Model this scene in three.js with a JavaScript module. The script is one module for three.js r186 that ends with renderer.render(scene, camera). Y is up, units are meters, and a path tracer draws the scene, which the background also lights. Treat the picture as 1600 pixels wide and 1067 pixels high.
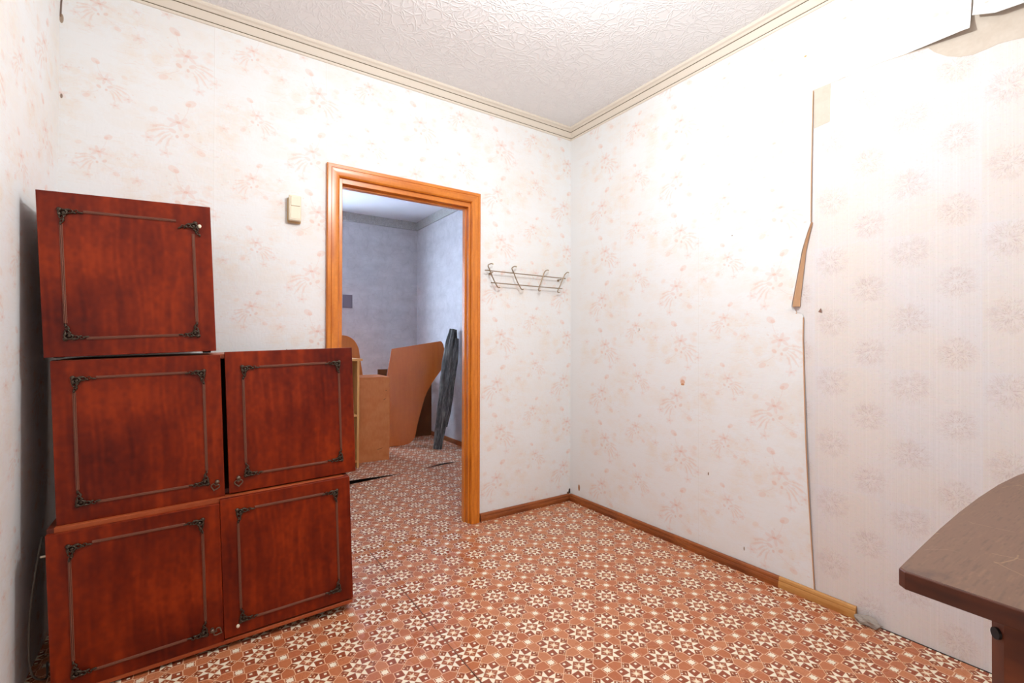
import * as THREE from 'three';
import { mergeGeometries, toCreasedNormals } from 'three/addons/utils/BufferGeometryUtils.js';
import { RoundedBoxGeometry } from 'three/addons/geometries/RoundedBoxGeometry.js';

// ------------------------------------------------------------------ camera, sky, lamp, exposure
const scene = new THREE.Scene();
const camera = new THREE.PerspectiveCamera(THREE.MathUtils.radToDeg(2 * Math.atan(533.5 / 739.3)), 1600 / 1067, 0.05, 60);
camera.position.set(-2.1277, 1.0481, 2.4381);
camera.rotation.order = 'YXZ';
camera.rotation.set(0.0064, -0.5941, 0.0029);
const SKY = new THREE.Color(0.62, 0.77, 1.0).multiplyScalar(15);   // even overcast daylight
scene.background = SKY;
const LAMP = { at: [-1.22, 2.22, 1.5], color: new THREE.Color(0.955, 0.985, 1.0), candela: 2.6 };
const renderer = new THREE.WebGLRenderer({ antialias: true });
renderer.toneMapping = THREE.LinearToneMapping;
renderer.toneMappingExposure = 1.47;
renderer.shadowMap.enabled = true;

// ------------------------------------------------------------------ helpers
function rngOf(seed) { let a = seed >>> 0; return () => { a = (a + 0x6D2B79F5) | 0; let t = Math.imul(a ^ (a >>> 15), 1 | a); t = (t + Math.imul(t ^ (t >>> 7), 61 | t)) ^ t; return ((t ^ (t >>> 14)) >>> 0) / 4294967296; }; }
const used = new Map();
function numbered(n) { const k = used.get(n) ?? 0; used.set(n, k + 1); return k ? n + '_' + String(k).padStart(3, '0') : n; }
function mesh(name, geo, mat, parent) {
  const m = new THREE.Mesh(geo, mat); m.name = numbered(name); m.castShadow = m.receiveShadow = true; (parent ?? scene).add(m); return m;
}
function thing(name, label, category, pos = [0, 0, 0], group) {
  const g = new THREE.Group(); g.name = numbered(name); g.position.set(...pos); g.userData = { label, category };
  if (group) g.userData.group = group;
  scene.add(g); return g;
}
function struct(name, geo, mat, label) { const m = mesh(name, geo, mat); m.userData.kind = 'structure'; if (label) m.userData.label = label; return m; }
function structGroup(name) { const g = new THREE.Group(); g.name = numbered(name); g.userData.kind = 'structure'; scene.add(g); return g; }
// uv in metres from positions, by the way each face points
function uvMetres(geo, du = 0, dv = 0) {
  const g = geo.index ? geo.toNonIndexed() : geo, p = g.attributes.position, uv = new Float32Array(p.count * 2);
  const a = new THREE.Vector3(), b = new THREE.Vector3(), c = new THREE.Vector3();
  for (let i = 0; i < p.count; i += 3) {
    a.fromBufferAttribute(p, i); b.fromBufferAttribute(p, i + 1); c.fromBufferAttribute(p, i + 2);
    const n = b.clone().sub(a).cross(c.clone().sub(a)), x = Math.abs(n.x), y = Math.abs(n.y), z = Math.abs(n.z);
    [a, b, c].forEach((q, k) => {
      const s = y >= x && y >= z ? [q.x, -q.z] : x >= z ? [q.z, q.y] : [q.x, q.y];
      uv[(i + k) * 2] = s[0] + du; uv[(i + k) * 2 + 1] = s[1] + dv;
    });
  }
  g.setAttribute('uv', new THREE.BufferAttribute(uv, 2));
  return g;
}
const box = (x0, x1, y0, y1, z0, z1) => uvMetres(new THREE.BoxGeometry(x1 - x0, y1 - y0, z1 - z0).translate((x0 + x1) / 2, (y0 + y1) / 2, (z0 + z1) / 2));
const rbox = (x0, x1, y0, y1, z0, z1, r = 0.002) => uvMetres(new RoundedBoxGeometry(x1 - x0, y1 - y0, z1 - z0, 2, r).translate((x0 + x1) / 2, (y0 + y1) / 2, (z0 + z1) / 2));
function mirrorX(g) {              // mirrored in x, faces turned back outwards
  g = (g.index ? g.toNonIndexed() : g).scale(-1, 1, 1);
  for (const a of Object.values(g.attributes)) { const n = a.itemSize, d = a.array; for (let i = 0; i < a.count; i += 3) for (let k = 0; k < n; k++) { const t = d[(i + 1) * n + k]; d[(i + 1) * n + k] = d[(i + 2) * n + k]; d[(i + 2) * n + k] = t; } }
  g.computeVertexNormals(); return g;
}
const clean = (g) => { g = g.index ? g.toNonIndexed() : g; for (const k of Object.keys(g.attributes)) if (!['position', 'normal', 'uv'].includes(k)) g.deleteAttribute(k); return g; };
const join = (list) => mergeGeometries(list.map(clean));
function prism(points, depth, bevel = 0) {        // outline in x,y extruded along +z
  const s = new THREE.Shape(points.map((p) => new THREE.Vector2(...p)));
  return uvMetres(new THREE.ExtrudeGeometry(s, { depth, bevelEnabled: bevel > 0, bevelSize: bevel, bevelThickness: bevel, bevelSegments: 2, bevelOffset: -bevel, curveSegments: 10 }));
}
function tube(points, r, seg = 24, rad = 8) { return clean(new THREE.TubeGeometry(new THREE.CatmullRomCurve3(points.map((p) => new THREE.Vector3(...p))), seg, r, rad)); }
const ball = (x, y, z, r, sx = 1, sy = 1, sz = 1) => clean(new THREE.SphereGeometry(r, 12, 8).scale(sx, sy, sz).translate(x, y, z));

// ------------------------------------------------------------------ textures
function canvasTex(w, h, draw, { srgb = true, rx = 1, ry = 1 } = {}) {
  const c = document.createElement('canvas'); c.width = w; c.height = h;
  const g = c.getContext('2d'); draw(g, w, h);
  const t = new THREE.CanvasTexture(c); t.wrapS = t.wrapT = THREE.RepeatWrapping; t.magFilter = THREE.LinearFilter;
  if (srgb) t.colorSpace = THREE.SRGBColorSpace;
  t.repeat.set(rx, ry); return t;
}
function lattice(seed, n) { const r = rngOf(seed), a = new Float32Array(n * n); for (let i = 0; i < n * n; i++) a[i] = r(); return a; }
const L64 = lattice(7, 64);
function vnoise(x, y, px, py) {                     // tiling value noise with whole periods px, py (at most 64)
  const xi = Math.floor(x), yi = Math.floor(y); let fx = x - xi, fy = y - yi; fx = fx * fx * (3 - 2 * fx); fy = fy * fy * (3 - 2 * fy);
  const m = (a, b) => ((a % b) + b) % b, v = (i, j) => L64[m(j, py) * 64 + m(i, px)];
  return (v(xi, yi) * (1 - fx) + v(xi + 1, yi) * fx) * (1 - fy) + (v(xi, yi + 1) * (1 - fx) + v(xi + 1, yi + 1) * fx) * fy;
}
function pixelTex(w, h, fn, { srgb = true, rx = 1, ry = 1 } = {}) {   // fn(u, v) -> [r, g, b] 0..255
  const d = new Uint8Array(w * h * 4);
  for (let j = 0; j < h; j++) for (let i = 0; i < w; i++) { const c = fn(i / w, j / h), k = (j * w + i) * 4; d[k] = c[0]; d[k + 1] = c[1]; d[k + 2] = c[2]; d[k + 3] = 255; }
  const t = new THREE.DataTexture(d, w, h); t.wrapS = t.wrapT = THREE.RepeatWrapping; t.magFilter = t.minFilter = THREE.LinearFilter;
  if (srgb) t.colorSpace = THREE.SRGBColorSpace; t.repeat.set(rx, ry); t.needsUpdate = true; return t;
}
const mix = (a, b, t) => a.map((v, i) => v + (b[i] - v) * t), clampByte = (c) => c.map((v) => Math.max(0, Math.min(255, v)));
const std = (o) => new THREE.MeshStandardMaterial({ roughness: 0.8, ...o });
const phys = (o) => new THREE.MeshPhysicalMaterial({ roughness: 0.5, ...o });

// wood: vertical grain (along v), size in metres
function woodTex(dark, light, size, { grain = 1, mottle = 0.5, along = 'v', w = 512, h = 512, seed = 0 } = {}) {
  return pixelTex(w, h, (u, v) => {
    if (along === 'u') [u, v] = [v, u];
    const warp = 0.04 * (vnoise(u * 6 + seed, v * 3, 6, 3) - 0.5);
    const f = vnoise((u + warp) * 60 + seed, v * 4, 60, 4) * 0.5 + vnoise((u + warp) * 24, v * 3 + seed, 24, 3) * 0.5;
    const m = vnoise(u * 4 + seed, v * 3, 4, 3) * 0.55 + vnoise(u * 11, v * 7 + seed, 11, 7) * 0.25 + vnoise(u * 37, v * 33 + seed, 37, 33) * 0.2;
    const fine = vnoise(u * 64, v * 24, 64, 24) - 0.5 + 0.8 * (vnoise(u * 61 + 9, v * 57, 61, 57) - 0.5);
    const t = Math.min(1, Math.max(0, 0.5 + (f - 0.5) * grain + (m - 0.5) * mottle * 2 + fine * 0.14));
    return clampByte(mix(dark, light, t));
  }, { rx: 1 / size, ry: 1 / size });
}

// floral wallpaper, drawn once per repeat of 0.53 x 0.58 m; px = pixels per metre
function flower(g, cx, cy, S, mirror, seed) {       // S pixels per metre
  const r = rngOf(seed), m = mirror ? -1 : 1;
  const blob = (x, y, a, b, rot, col, al) => { g.save(); g.translate(cx + m * x * S, cy + y * S); g.rotate(m * rot); g.globalAlpha = al * 0.5; g.fillStyle = col; g.beginPath(); g.ellipse(0, 0, a * S, b * S, 0, 0, 7); g.fill(); g.restore(); };
  const stroke = (pts, w, col, al) => { g.globalAlpha = al * 0.5; g.strokeStyle = col; g.lineWidth = w * S; g.lineCap = 'round'; g.beginPath(); pts.forEach(([x, y], i) => { const X = cx + m * x * S, Y = cy + y * S; i ? g.lineTo(X, Y) : g.moveTo(X, Y); }); g.stroke(); g.globalAlpha = 1; };
  for (let i = 0; i < 46; i++) blob((r() - 0.5) * 0.4, (r() - 0.5) * 0.25, 0.014 + r() * 0.034, 0.008 + r() * 0.018, (r() - 0.5) * 0.8, r() < 0.5 ? '#f0dfc8' : '#f0d9cc', 0.11);
  for (let i = 0; i < 70; i++) { const x = (r() - 0.5) * 0.42, y = (r() - 0.5) * 0.26, l = 0.008 + r() * 0.02; stroke([[x, y], [x + l * 0.5, y - 0.002 * r()], [x + l, y + 0.003 * (r() - 0.5)]], 0.0016 + r() * 0.0016, r() < 0.6 ? '#e2c3b2' : '#e6d2b8', 0.24); }
  for (let k = 0; k < 3; k++) { const px = [0.1, -0.13, 0.05][k], py = [0.045, -0.045, 0.09][k]; for (let n = 0; n < 5; n++) { const a = n * 1.26 + k; blob(px + Math.cos(a) * 0.011, py + Math.sin(a) * 0.008, 0.010, 0.005, a, '#e8bfae', 0.3); } blob(px, py, 0.004, 0.003, 0, '#d9a08a', 0.35); }
  // pale clouds of petals
  for (let i = 0; i < 46; i++) blob(-0.09 + (r() - 0.5) * 0.17, 0.02 + (r() - 0.5) * 0.13, 0.01 + r() * 0.022, 0.006 + r() * 0.013, r() * 3, '#ecd4c4', 0.09);
  for (let i = 0; i < 24; i++) blob(0.02 + (r() - 0.5) * 0.15, (r() - 0.5) * 0.12, 0.008 + r() * 0.016, 0.005 + r() * 0.01, r() * 3, '#eccabb', 0.12);
  for (let i = 0; i < 40; i++) { const x = -0.09 + (r() - 0.5) * 0.15, y = 0.01 + (r() - 0.5) * 0.11, a = r() * 6.3, l = 0.008 + r() * 0.014; stroke([[x, y], [x + Math.cos(a) * l, y + Math.sin(a) * l * 0.5]], 0.0022, '#dcb4a0', 0.2); }
  // petals of the main flower
  for (let k = 0; k < 6; k++) { const a = -0.3 + k * 1.05; blob(0.012 + Math.cos(a) * 0.02, -0.03 + Math.sin(a) * 0.013, 0.017, 0.0065, a, '#e8b9a6', 0.42); }
  blob(0.012, -0.03, 0.006, 0.005, 0, '#dc9c86', 0.5);
  blob(-0.012, 0.012, 0.010, 0.007, 0.6, '#e0a08a', 0.5); blob(0.03, 0.004, 0.012, 0.007, -0.4, '#e6b09c', 0.45); blob(0.016, 0.022, 0.005, 0.006, 0, '#dc987f', 0.55);
  // fan of narrow leaves
  for (let k = 0; k < 5; k++) {
    const a = -0.12 + k * 0.27, l0 = 0.032, l1 = 0.082 + (k % 2) * 0.014;
    for (let n = 0; n < 2; n++) { const p = []; for (let i = 0; i <= 6; i++) { const t = i / 6, l = l0 + n * 0.016 + (l1 - l0 - n * 0.03) * t, aa = a + (t - 0.5) * 0.2; p.push([0.01 + Math.cos(aa) * l, Math.sin(aa) * l]); } stroke(p, n ? 0.0085 : 0.005, '#e5b29e', n ? 0.26 : 0.3); }
  }
  // stems, buds and dots
  stroke([[-0.01, 0.03], [-0.04, 0.05], [-0.075, 0.058]], 0.002, '#dcae9b', 0.4);
  stroke([[0.0, -0.04], [-0.015, -0.075], [-0.02, -0.1]], 0.002, '#dcae9b', 0.35);
  blob(-0.025, -0.108, 0.018, 0.012, 0.5, '#e9bca8', 0.5); blob(-0.018, -0.103, 0.009, 0.006, 0.5, '#dfa48e', 0.4);
  blob(-0.058, 0.068, 0.015, 0.010, -0.4, '#eabfae', 0.5);
  blob(0.085, -0.06, 0.013, 0.009, 0.4, '#ebc6b6', 0.4);
  for (let i = 0; i < 10; i++) blob((r() - 0.5) * 0.26, (r() - 0.5) * 0.16, 0.002 + r() * 0.004, 0.0015 + r() * 0.002, r() * 3, '#d89f89', 0.3);
  g.globalAlpha = 1;
}
function paperBase(g, w, h, S, seed, base, streak) {
  g.fillStyle = base; g.fillRect(0, 0, w, h); const r = rngOf(seed);
  for (let i = 0; i < w * h / 260; i++) { g.globalAlpha = 0.10 + r() * 0.12; g.fillStyle = r() < 0.5 ? '#ffffff' : streak; const hor = r() < 0.45; g.fillRect(r() * w, r() * h, hor ? S * (0.006 + r() * 0.02) : 1, hor ? 1 : S * (0.005 + r() * 0.014)); }
  for (let i = 0; i < 60; i++) { const x = r() * w, y = r() * h, q = S * (0.05 + r() * 0.12), gr = g.createRadialGradient(x, y, 0, x, y, q); gr.addColorStop(0, 'rgba(236,222,208,0.16)'); gr.addColorStop(1, 'rgba(236,222,208,0)'); g.globalAlpha = 1; g.fillStyle = gr; g.fillRect(x - q, y - q, 2 * q, 2 * q); }
  g.globalAlpha = 1;
}
// floral paper over a wall of W x H metres, bunches A at column centres xs (metres from left) and heights y0 + 0.58 k
function floralWall(W, H, S, colX, yA, seed, extra, seams) {
  return canvasTex(Math.round(W * S), Math.round(H * S), (g, w, h) => {
    paperBase(g, w, h, S, seed, '#f0f1f1', '#e4dfd9');
    for (const [x, dy] of colX) for (let k = -10; k < 8; k++) {
      const y = yA + dy + k * 0.29; if (y < -0.1 || y > H + 0.1) continue;
      flower(g, x * S, (H - y) * S, S * 1.15, ((k % 2) + 2) % 2 === 1, 11 + ((k % 2) + 2) % 2);
      flower(g, (x + 0.27) * S, (H - y - 0.12) * S, S * 0.8, ((k % 2) + 2) % 2 === 0, 31 + ((k % 2) + 2) % 2);
    }
    for (const x of seams) { g.globalAlpha = 0.28; g.fillStyle = '#c9b9a8'; g.fillRect(x * S, 0, 1, h); g.globalAlpha = 0.35; g.fillStyle = '#ffffff'; g.fillRect(x * S + 1, 0, 1.5, h); }
    g.globalAlpha = 1; if (extra) extra(g, S, w, h);
  }, { rx: 1 / W, ry: 1 / H });
}
const spot = (g, x, y, a, b, col, al) => { g.globalAlpha = al; g.fillStyle = col; g.beginPath(); g.ellipse(x, y, a, b, 0, 0, 7); g.fill(); g.globalAlpha = 1; };

const paperBump = pixelTex(512, 512, (u, v) => { const q = 128 + 70 * (vnoise(u * 64, v * 30, 64, 30) - 0.5) + 60 * (vnoise(u * 30, v * 64, 30, 64) - 0.5) + 50 * (vnoise(u * 16, v * 16, 16, 16) - 0.5); return [q, q, q]; }, { srgb: false, rx: 1 / 0.35, ry: 1 / 0.35 });

// worn relief paper on the ceiling: a web of raised veins
const ceilBump = canvasTex(1024, 1024, (g, w, h) => {
  g.fillStyle = '#555'; g.fillRect(0, 0, w, h); const r = rngOf(5);
  for (let i = 0; i < 900; i++) {
    let x = r() * w, y = r() * h, a = r() * 6.3; const n = 5 + r() * 8, pts = [[x, y]];
    for (let k = 0; k < n; k++) { a += (r() - 0.5) * 1.1; x += Math.cos(a) * 13; y += Math.sin(a) * 13; pts.push([x, y]); }
    for (const [dx, dy] of [[0, 0], [w, 0], [-w, 0], [0, h], [0, -h]]) for (const [lw, col] of [[9, 'rgba(150,150,150,0.35)'], [4.5, 'rgba(225,225,225,0.6)']]) {
      g.strokeStyle = col; g.lineWidth = lw; g.lineCap = g.lineJoin = 'round'; g.beginPath(); pts.forEach((p, k) => (k ? g.lineTo(p[0] + dx, p[1] + dy) : g.moveTo(p[0] + dx, p[1] + dy))); g.stroke();
    }
  }
}, { srgb: false, rx: 1 / 0.95, ry: 1 / 0.95 });

// printed linoleum: eight-pointed stars in octagons, wood lozenges and small star squares between; cell 0.129 m, 8 cells a side
const CELL = 0.129;
const linoTex = canvasTex(2048, 2048, (g, W) => {
  const c = W / 8, K = c / CELL, r = rngOf(21);
  const woods = ['#bd6f48', '#c3774f', '#b66741', '#c67d55', '#ba6d49'], line = '#ecc19c', cream = '#f6e9d0', deep = '#87452c';
  g.fillStyle = '#a65c3a'; g.fillRect(0, 0, W, W);
  const poly = (cx, cy, pts, fill, stroke, lw) => { g.beginPath(); pts.forEach(([x, y], i) => (i ? g.lineTo(cx + x * K, cy + y * K) : g.moveTo(cx + x * K, cy + y * K))); g.closePath(); if (fill) { g.fillStyle = fill; g.fill(); } if (stroke) { g.strokeStyle = stroke; g.lineWidth = lw * K; g.stroke(); } };
  const P = (a, q) => [Math.cos(a) * q, Math.sin(a) * q], A = Math.PI / 4;
  const q = CELL / 2;
  for (let j = -1; j <= 8; j++) for (let i = -1; i <= 8; i++) {   // wood lozenges round each small square
    const cx = (i + 0.5) * c, cy = (j + 0.5) * c;
    for (let k = 0; k < 4; k++) {
      const ca = Math.round(Math.cos(k * Math.PI / 2)), sa = Math.round(Math.sin(k * Math.PI / 2)), rot = (x, y) => [x * ca - y * sa, x * sa + y * ca];
      const pts = [[-0.0145, 0.0145], [0.0145, 0.0145], [q, q], [-q, q]].map(([x, y]) => rot(x, y));
      poly(cx, cy, pts, woods[Math.floor(rngOf((i & 7) * 31 + (j & 7) * 7 + k)() * 5)]);
      g.save(); g.beginPath(); pts.forEach(([x, y], n) => (n ? g.lineTo(cx + x * K, cy + y * K) : g.moveTo(cx + x * K, cy + y * K))); g.clip();
      for (let n = 0; n < 46; n++) { const [x, y] = rot((r() - 0.5) * 0.09, 0.014 + r() * 0.05), [dx, dy] = rot(0.008 + r() * 0.012, (r() - 0.4) * 0.007); g.globalAlpha = 0.28; g.strokeStyle = r() < 0.55 ? '#93492b' : '#cf9068'; g.lineWidth = 0.0008 * K; g.beginPath(); g.moveTo(cx + x * K, cy + y * K); g.lineTo(cx + (x + dx) * K, cy + (y + dy) * K); g.stroke(); }
      g.restore(); g.globalAlpha = 1;
      poly(cx, cy, [rot(0.0145, 0.0145), rot(0.0205, 0.0205)], null, line, 0.0022);
      poly(cx, cy, [rot(-0.004, q - 0.0005), rot(0.004, q - 0.0005)], null, line, 0.0016);
    }
    const s = 0.0145; poly(cx, cy, [[-s, -s], [s, -s], [s, s], [-s, s]], '#b56d49', line, 0.0024);
    const st = []; for (let k = 0; k < 16; k++) st.push(P(k * Math.PI / 8, k % 2 ? 0.0092 : k % 4 === 0 ? 0.0125 : 0.0155)); poly(cx, cy, st, cream);
    for (let k = 0; k < 4; k++) { const [x, y] = P(A + k * 2 * A, 0.0155); spot(g, cx + x * K, cy + y * K, 0.0012 * K, 0.0012 * K, deep, 1); }
  }
  for (let j = -1; j <= 8; j++) for (let i = -1; i <= 8; i++) {   // the star blocks, laid out on the diagonals
    const cx = i * c, cy = j * c, h = Math.SQRT1_2, a = 0.0200, b = 0.0452, tip = 0.0635;
    for (let k = 0; k < 4; k++) {
      const ca = Math.round(Math.cos(k * Math.PI / 2)), sa = Math.round(Math.sin(k * Math.PI / 2)), D = (u, v) => { const x = u * ca - v * sa, y = u * sa + v * ca; return [(x - y) * h, (x + y) * h]; };
      poly(cx, cy, [D(a, -a), D(b, -a), D(tip, 0), D(b, a), D(a, a)], '#a9603f', line, 0.0024);
      poly(cx, cy, [D(a, a), D(b, a), D(b, b), D(a, b)], '#99502f', line, 0.0024);
      poly(cx, cy, [D(0.0225, 0.0235), D(0.0295, 0.0415), D(0.0225, 0.0415)], deep); poly(cx, cy, [D(0.031, 0.023), D(0.0375, 0.023), D(0.0335, 0.0345)], deep);
      poly(cx, cy, [D(0.0395, 0.025), D(0.0430, 0.0285), D(0.0395, 0.0325), D(0.0365, 0.0285)], cream); poly(cx, cy, [D(0.027, 0.0245), D(0.0305, 0.033), D(0.0285, 0.0365), D(0.0255, 0.030)], '#e9c6a0'); poly(cx, cy, [D(0.036, 0.037), D(0.0425, 0.0375), D(0.0405, 0.0425), D(0.037, 0.0420)], '#e2b48c');
      poly(cx, cy, [D(0.0215, 0), D(0.0415, 0.0185), D(tip - 0.004, 0), D(0.0415, -0.0185)], '#9c5033');
      poly(cx, cy, [D(0.030, 0), D(0.0425, 0.0125), D(0.0555, 0), D(0.0425, -0.0125)], null, deep, 0.0016);
      for (const m of [-1, 1]) poly(cx, cy, [D(a, m * a), D(0.0435, m * a), D(0.0385, m * 0.0150), D(0.0212, 0)], cream);
      poly(cx, cy, [D(0.0415, 0), D(0.0475, 0.0058), D(0.0535, 0), D(0.0475, -0.0058)], cream);
    }
    const Q = (u, v) => [(u - v) * h, (u + v) * h];
    poly(cx, cy, [Q(-a, -a), Q(a, -a), Q(a, a), Q(-a, a)], '#a25a3c', '#f0d8b8', 0.0016);
    for (let k = 0; k < 8; k++) { const an = k * A, l = k % 2 ? 0.0185 : 0.0185; poly(cx, cy, [P(an, l * (k % 2 ? 0.92 : 1.3)), P(an + 0.55, 0.006), P(an - 0.55, 0.006)], k % 2 ? '#e6c3a0' : '#cf9470'); }
    for (let k = 0; k < 4; k++) { const an = A + k * 2 * A; poly(cx, cy, [P(an, 0.0175), P(an + 0.8, 0.006), P(an, 0.0), P(an - 0.8, 0.006)], '#efd6b4'); }
    spot(g, cx, cy, 0.0042 * K, 0.0042 * K, '#f6e6cc', 1);
  }
  for (let i = 0; i < 9000; i++) { g.globalAlpha = 0.10 + r() * 0.12; g.fillStyle = r() < 0.55 ? '#6b3520' : '#fff0dc'; g.fillRect(r() * W, r() * W, 1 + r() * 5, 1 + r() * 2); }
  g.globalAlpha = 1;
}, { rx: 1 / (8 * CELL), ry: 1 / (8 * CELL) });
const linoRough = pixelTex(256, 256, (u, v) => { const q = 72 + 50 * (vnoise(u * 9, v * 9, 9, 9) - 0.5) + 40 * (vnoise(u * 40, v * 40, 40, 40) - 0.5); return [q, q, q]; }, { srgb: false, rx: 1 / 1.7, ry: 1 / 1.7 });

// old paper with dandelion heads: repeat 0.25 x 0.242 m
const dandelionTex = canvasTex(1024, 992, (g, w, h) => {
  const S = w / 0.5; paperBase(g, w, h, S, 77, '#e5e1e3', '#cfc7c8'); const r = rngOf(4);
  for (let i = 0; i < 150; i++) { g.globalAlpha = 0.16; g.fillStyle = r() < 0.5 ? '#d8d0ce' : '#f6f3f1'; g.fillRect(r() * w, 0, 1 + r() * 2, h); }
  const head = (cx, cy, R) => {
    for (const [ox, oy] of [[0, 0], [w, 0], [-w, 0], [0, h], [0, -h]]) {
      const rr = rngOf(Math.round(cx + cy * 3));
      for (let i = 0; i < 90; i++) { const a = rr() * 6.283, q0 = R * Math.sqrt(rr()) * 0.85; spot(g, cx + ox + Math.cos(a) * q0, cy + oy + Math.sin(a) * q0, R * (0.08 + rr() * 0.12), R * (0.06 + rr() * 0.1), rr() < 0.5 ? '#cdb4a8' : '#c8b2ae', 0.045); }
      for (let i = 0; i < 460; i++) {
        const a = rr() * 6.283, q0 = R * Math.sqrt(rr()) * 0.95, l = R * (0.06 + rr() * 0.15), d = a + (rr() - 0.5) * 1.8; g.globalAlpha = 0.19 * (1.15 - q0 / R); g.strokeStyle = ['#ad918c', '#bda28a', '#a58e8a', '#efe9e6', '#b89f9a'][Math.floor(rr() * 5)]; g.lineWidth = 2 + rr() * 3;
        g.beginPath(); g.moveTo(cx + ox + Math.cos(a) * q0, cy + oy + Math.sin(a) * q0); g.lineTo(cx + ox + Math.cos(a) * q0 + Math.cos(d) * l, cy + oy + Math.sin(a) * q0 + Math.sin(d) * l); g.stroke();
      }
    }
  };
  for (let i = 0; i < 2; i++) for (let j = 0; j < 2; j++) { head((i + 0.25) * w / 2, (j + 0.25) * h / 2, S * 0.062); head((i + 0.75) * w / 2, (j + 0.75) * h / 2, S * 0.058); }
  for (let i = 0; i < 800; i++) { g.globalAlpha = 0.22; g.fillStyle = r() < 0.5 ? '#bcaaa6' : '#cdbfae'; g.fillRect(r() * w, r() * h, 2 + r() * 5, 2 + r() * 4); }
  g.globalAlpha = 1;
}, { rx: 1 / 0.5, ry: 1 / 0.484 });

const marbleTex = pixelTex(512, 512, (u, v) => {
  const a = vnoise(u * 9, v * 9, 9, 9) * 0.5 + vnoise(u * 24, v * 24, 24, 24) * 0.3 + vnoise(u * 60, v * 60, 60, 60) * 0.2, e = Math.abs(vnoise(u * 14 + 3, v * 14, 14, 14) - 0.5) * 2;
  return clampByte(mix([178, 175, 178], [224, 222, 224], 0.25 + a * 0.55 + (e < 0.1 ? -0.12 : 0)));
}, { rx: 1 / 0.8, ry: 1 / 0.8 });

// ------------------------------------------------------------------ materials
const BW = 2.552, H = 2.5;
const M = {};
{
  const cols = [[0.384, 0.0], [0.914, 0.0], [1.444, 0.0], [1.974, 0.0], [2.504, 0.0], [-0.146, 0.0]];
  M.paperBack = std({ map: floralWall(BW, H, 680, cols, 2.235, 1, (g, S) => {
    g.globalAlpha = 0.9; g.strokeStyle = '#5a4438'; g.lineWidth = 3.5; g.beginPath(); g.moveTo(3, 0); g.lineTo(7, 60); g.lineTo(3, 110); g.lineTo(2, 145); g.stroke();
    spot(g, 4, 150, 4, 12, '#8a6a4e', 0.7); spot(g, (BW - 1.76) * S, (H - 1.02) * S, 2, 2, '#6b4b3a', 0.7);
    spot(g, 5, 350, 2.5, 6, '#6a4a36', 0.7); spot(g, (BW - 0.008) * S, (H - 0.06) * S, 6, 11, '#2a1810', 0.95); spot(g, (BW - 0.02) * S, (H - 0.05) * S, 8, 5, '#4a2c1c', 0.8);
  }, [0.497, 0.964, 1.494, 2.024]), bumpMap: paperBump, bumpScale: 0.0006, roughness: 0.75 });
}
M.paperSheet = std({ map: floralWall(2.75, H, 660, [[0.31, -0.02], [0.86, 0], [1.37, 0], [1.92, 0.01], [2.45, 0]], 1.036, 2, (g, S) => {
  const at = (z, y, a, b, c, al) => spot(g, z * S, (H - y) * S, a, b, c, al);
  at(0.886, 0.854, 9, 8, '#dfa98a', 0.8); at(0.886, 0.842, 7, 3, '#c0763e', 0.8); at(0.088, 0.102, 6, 14, '#a4683a', 0.85); at(1.035, 0.41, 2, 5, '#7d5a40', 0.85);
  at(0.595, 1.136, 1.6, 5, '#5a4436', 0.8); at(1.486, 2.262, 3.5, 2.5, '#d99a58', 0.9); at(1.219, 0.105, 2, 6, '#8a7560', 0.8); at(1.16, 1.57, 2, 2, '#8f8072', 0.8);
}, [0.45, 0.98, 1.51]), bumpMap: paperBump, bumpScale: 0.0006, roughness: 0.75 });
M.paperLeft = std({ map: floralWall(1.06, 1.16, 680, [[0.2, 0], [0.73, 0]], 0.3, 3, null, [0.3, 0.83]), bumpMap: paperBump, bumpScale: 0.0008, roughness: 0.75 });
M.paperOld = std({ map: dandelionTex, bumpMap: paperBump, bumpScale: 0.0005, roughness: 0.8 });
M.paperRoom2 = std({ map: marbleTex, bumpMap: paperBump, bumpScale: 0.0005, roughness: 0.8 });
M.paperRaw = std({ color: 0xd6a982, roughness: 0.9 });
M.plaster = std({ map: pixelTex(256, 256, (u, v) => clampByte(mix([205, 192, 176], [217, 206, 192], vnoise(u * 12, v * 12, 12, 12) * 0.6 + vnoise(u * 50, v * 50, 50, 50) * 0.4)), { rx: 3, ry: 3 }), roughness: 0.9 });
M.ceiling = std({ color: 0xf3f2f2, bumpMap: ceilBump, bumpScale: 0.004, roughness: 0.85 });
M.ceiling2 = std({ color: 0xdcdce0, roughness: 0.85 });
M.crown = std({ color: 0xe6dccd, roughness: 0.6 });
M.crown2 = std({ map: canvasTex(512, 128, (g, w, h) => { g.fillStyle = '#b4b2ac'; g.fillRect(0, 0, w, h); const r = rngOf(8); for (let i = 0; i < 420; i++) { g.globalAlpha = 0.55; g.strokeStyle = r() < 0.5 ? '#9b9b9d' : '#d0d0d2'; g.lineWidth = 3; g.beginPath(); g.arc(r() * w, r() * h, 5 + r() * 10, r() * 6, r() * 6 + 2); g.stroke(); } g.globalAlpha = 1; }, { rx: 3, ry: 8 }), roughness: 0.8 });
M.lino = phys({ map: linoTex, roughness: 1.0, roughnessMap: linoRough, specularIntensity: 0.8 });
M.lino.roughness = 1.0;
M.linoOld = phys({ map: linoTex, roughness: 0.55, specularIntensity: 0.6 });
M.screed = std({ color: 0x3d362f, roughness: 0.95 });
M.orangeWood = phys({ map: woodTex([190, 98, 12], [238, 146, 44], 0.35, { grain: 0.7, mottle: 0.25 }), roughness: 0.32, clearcoat: 0.4, clearcoatRoughness: 0.25 });
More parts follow.
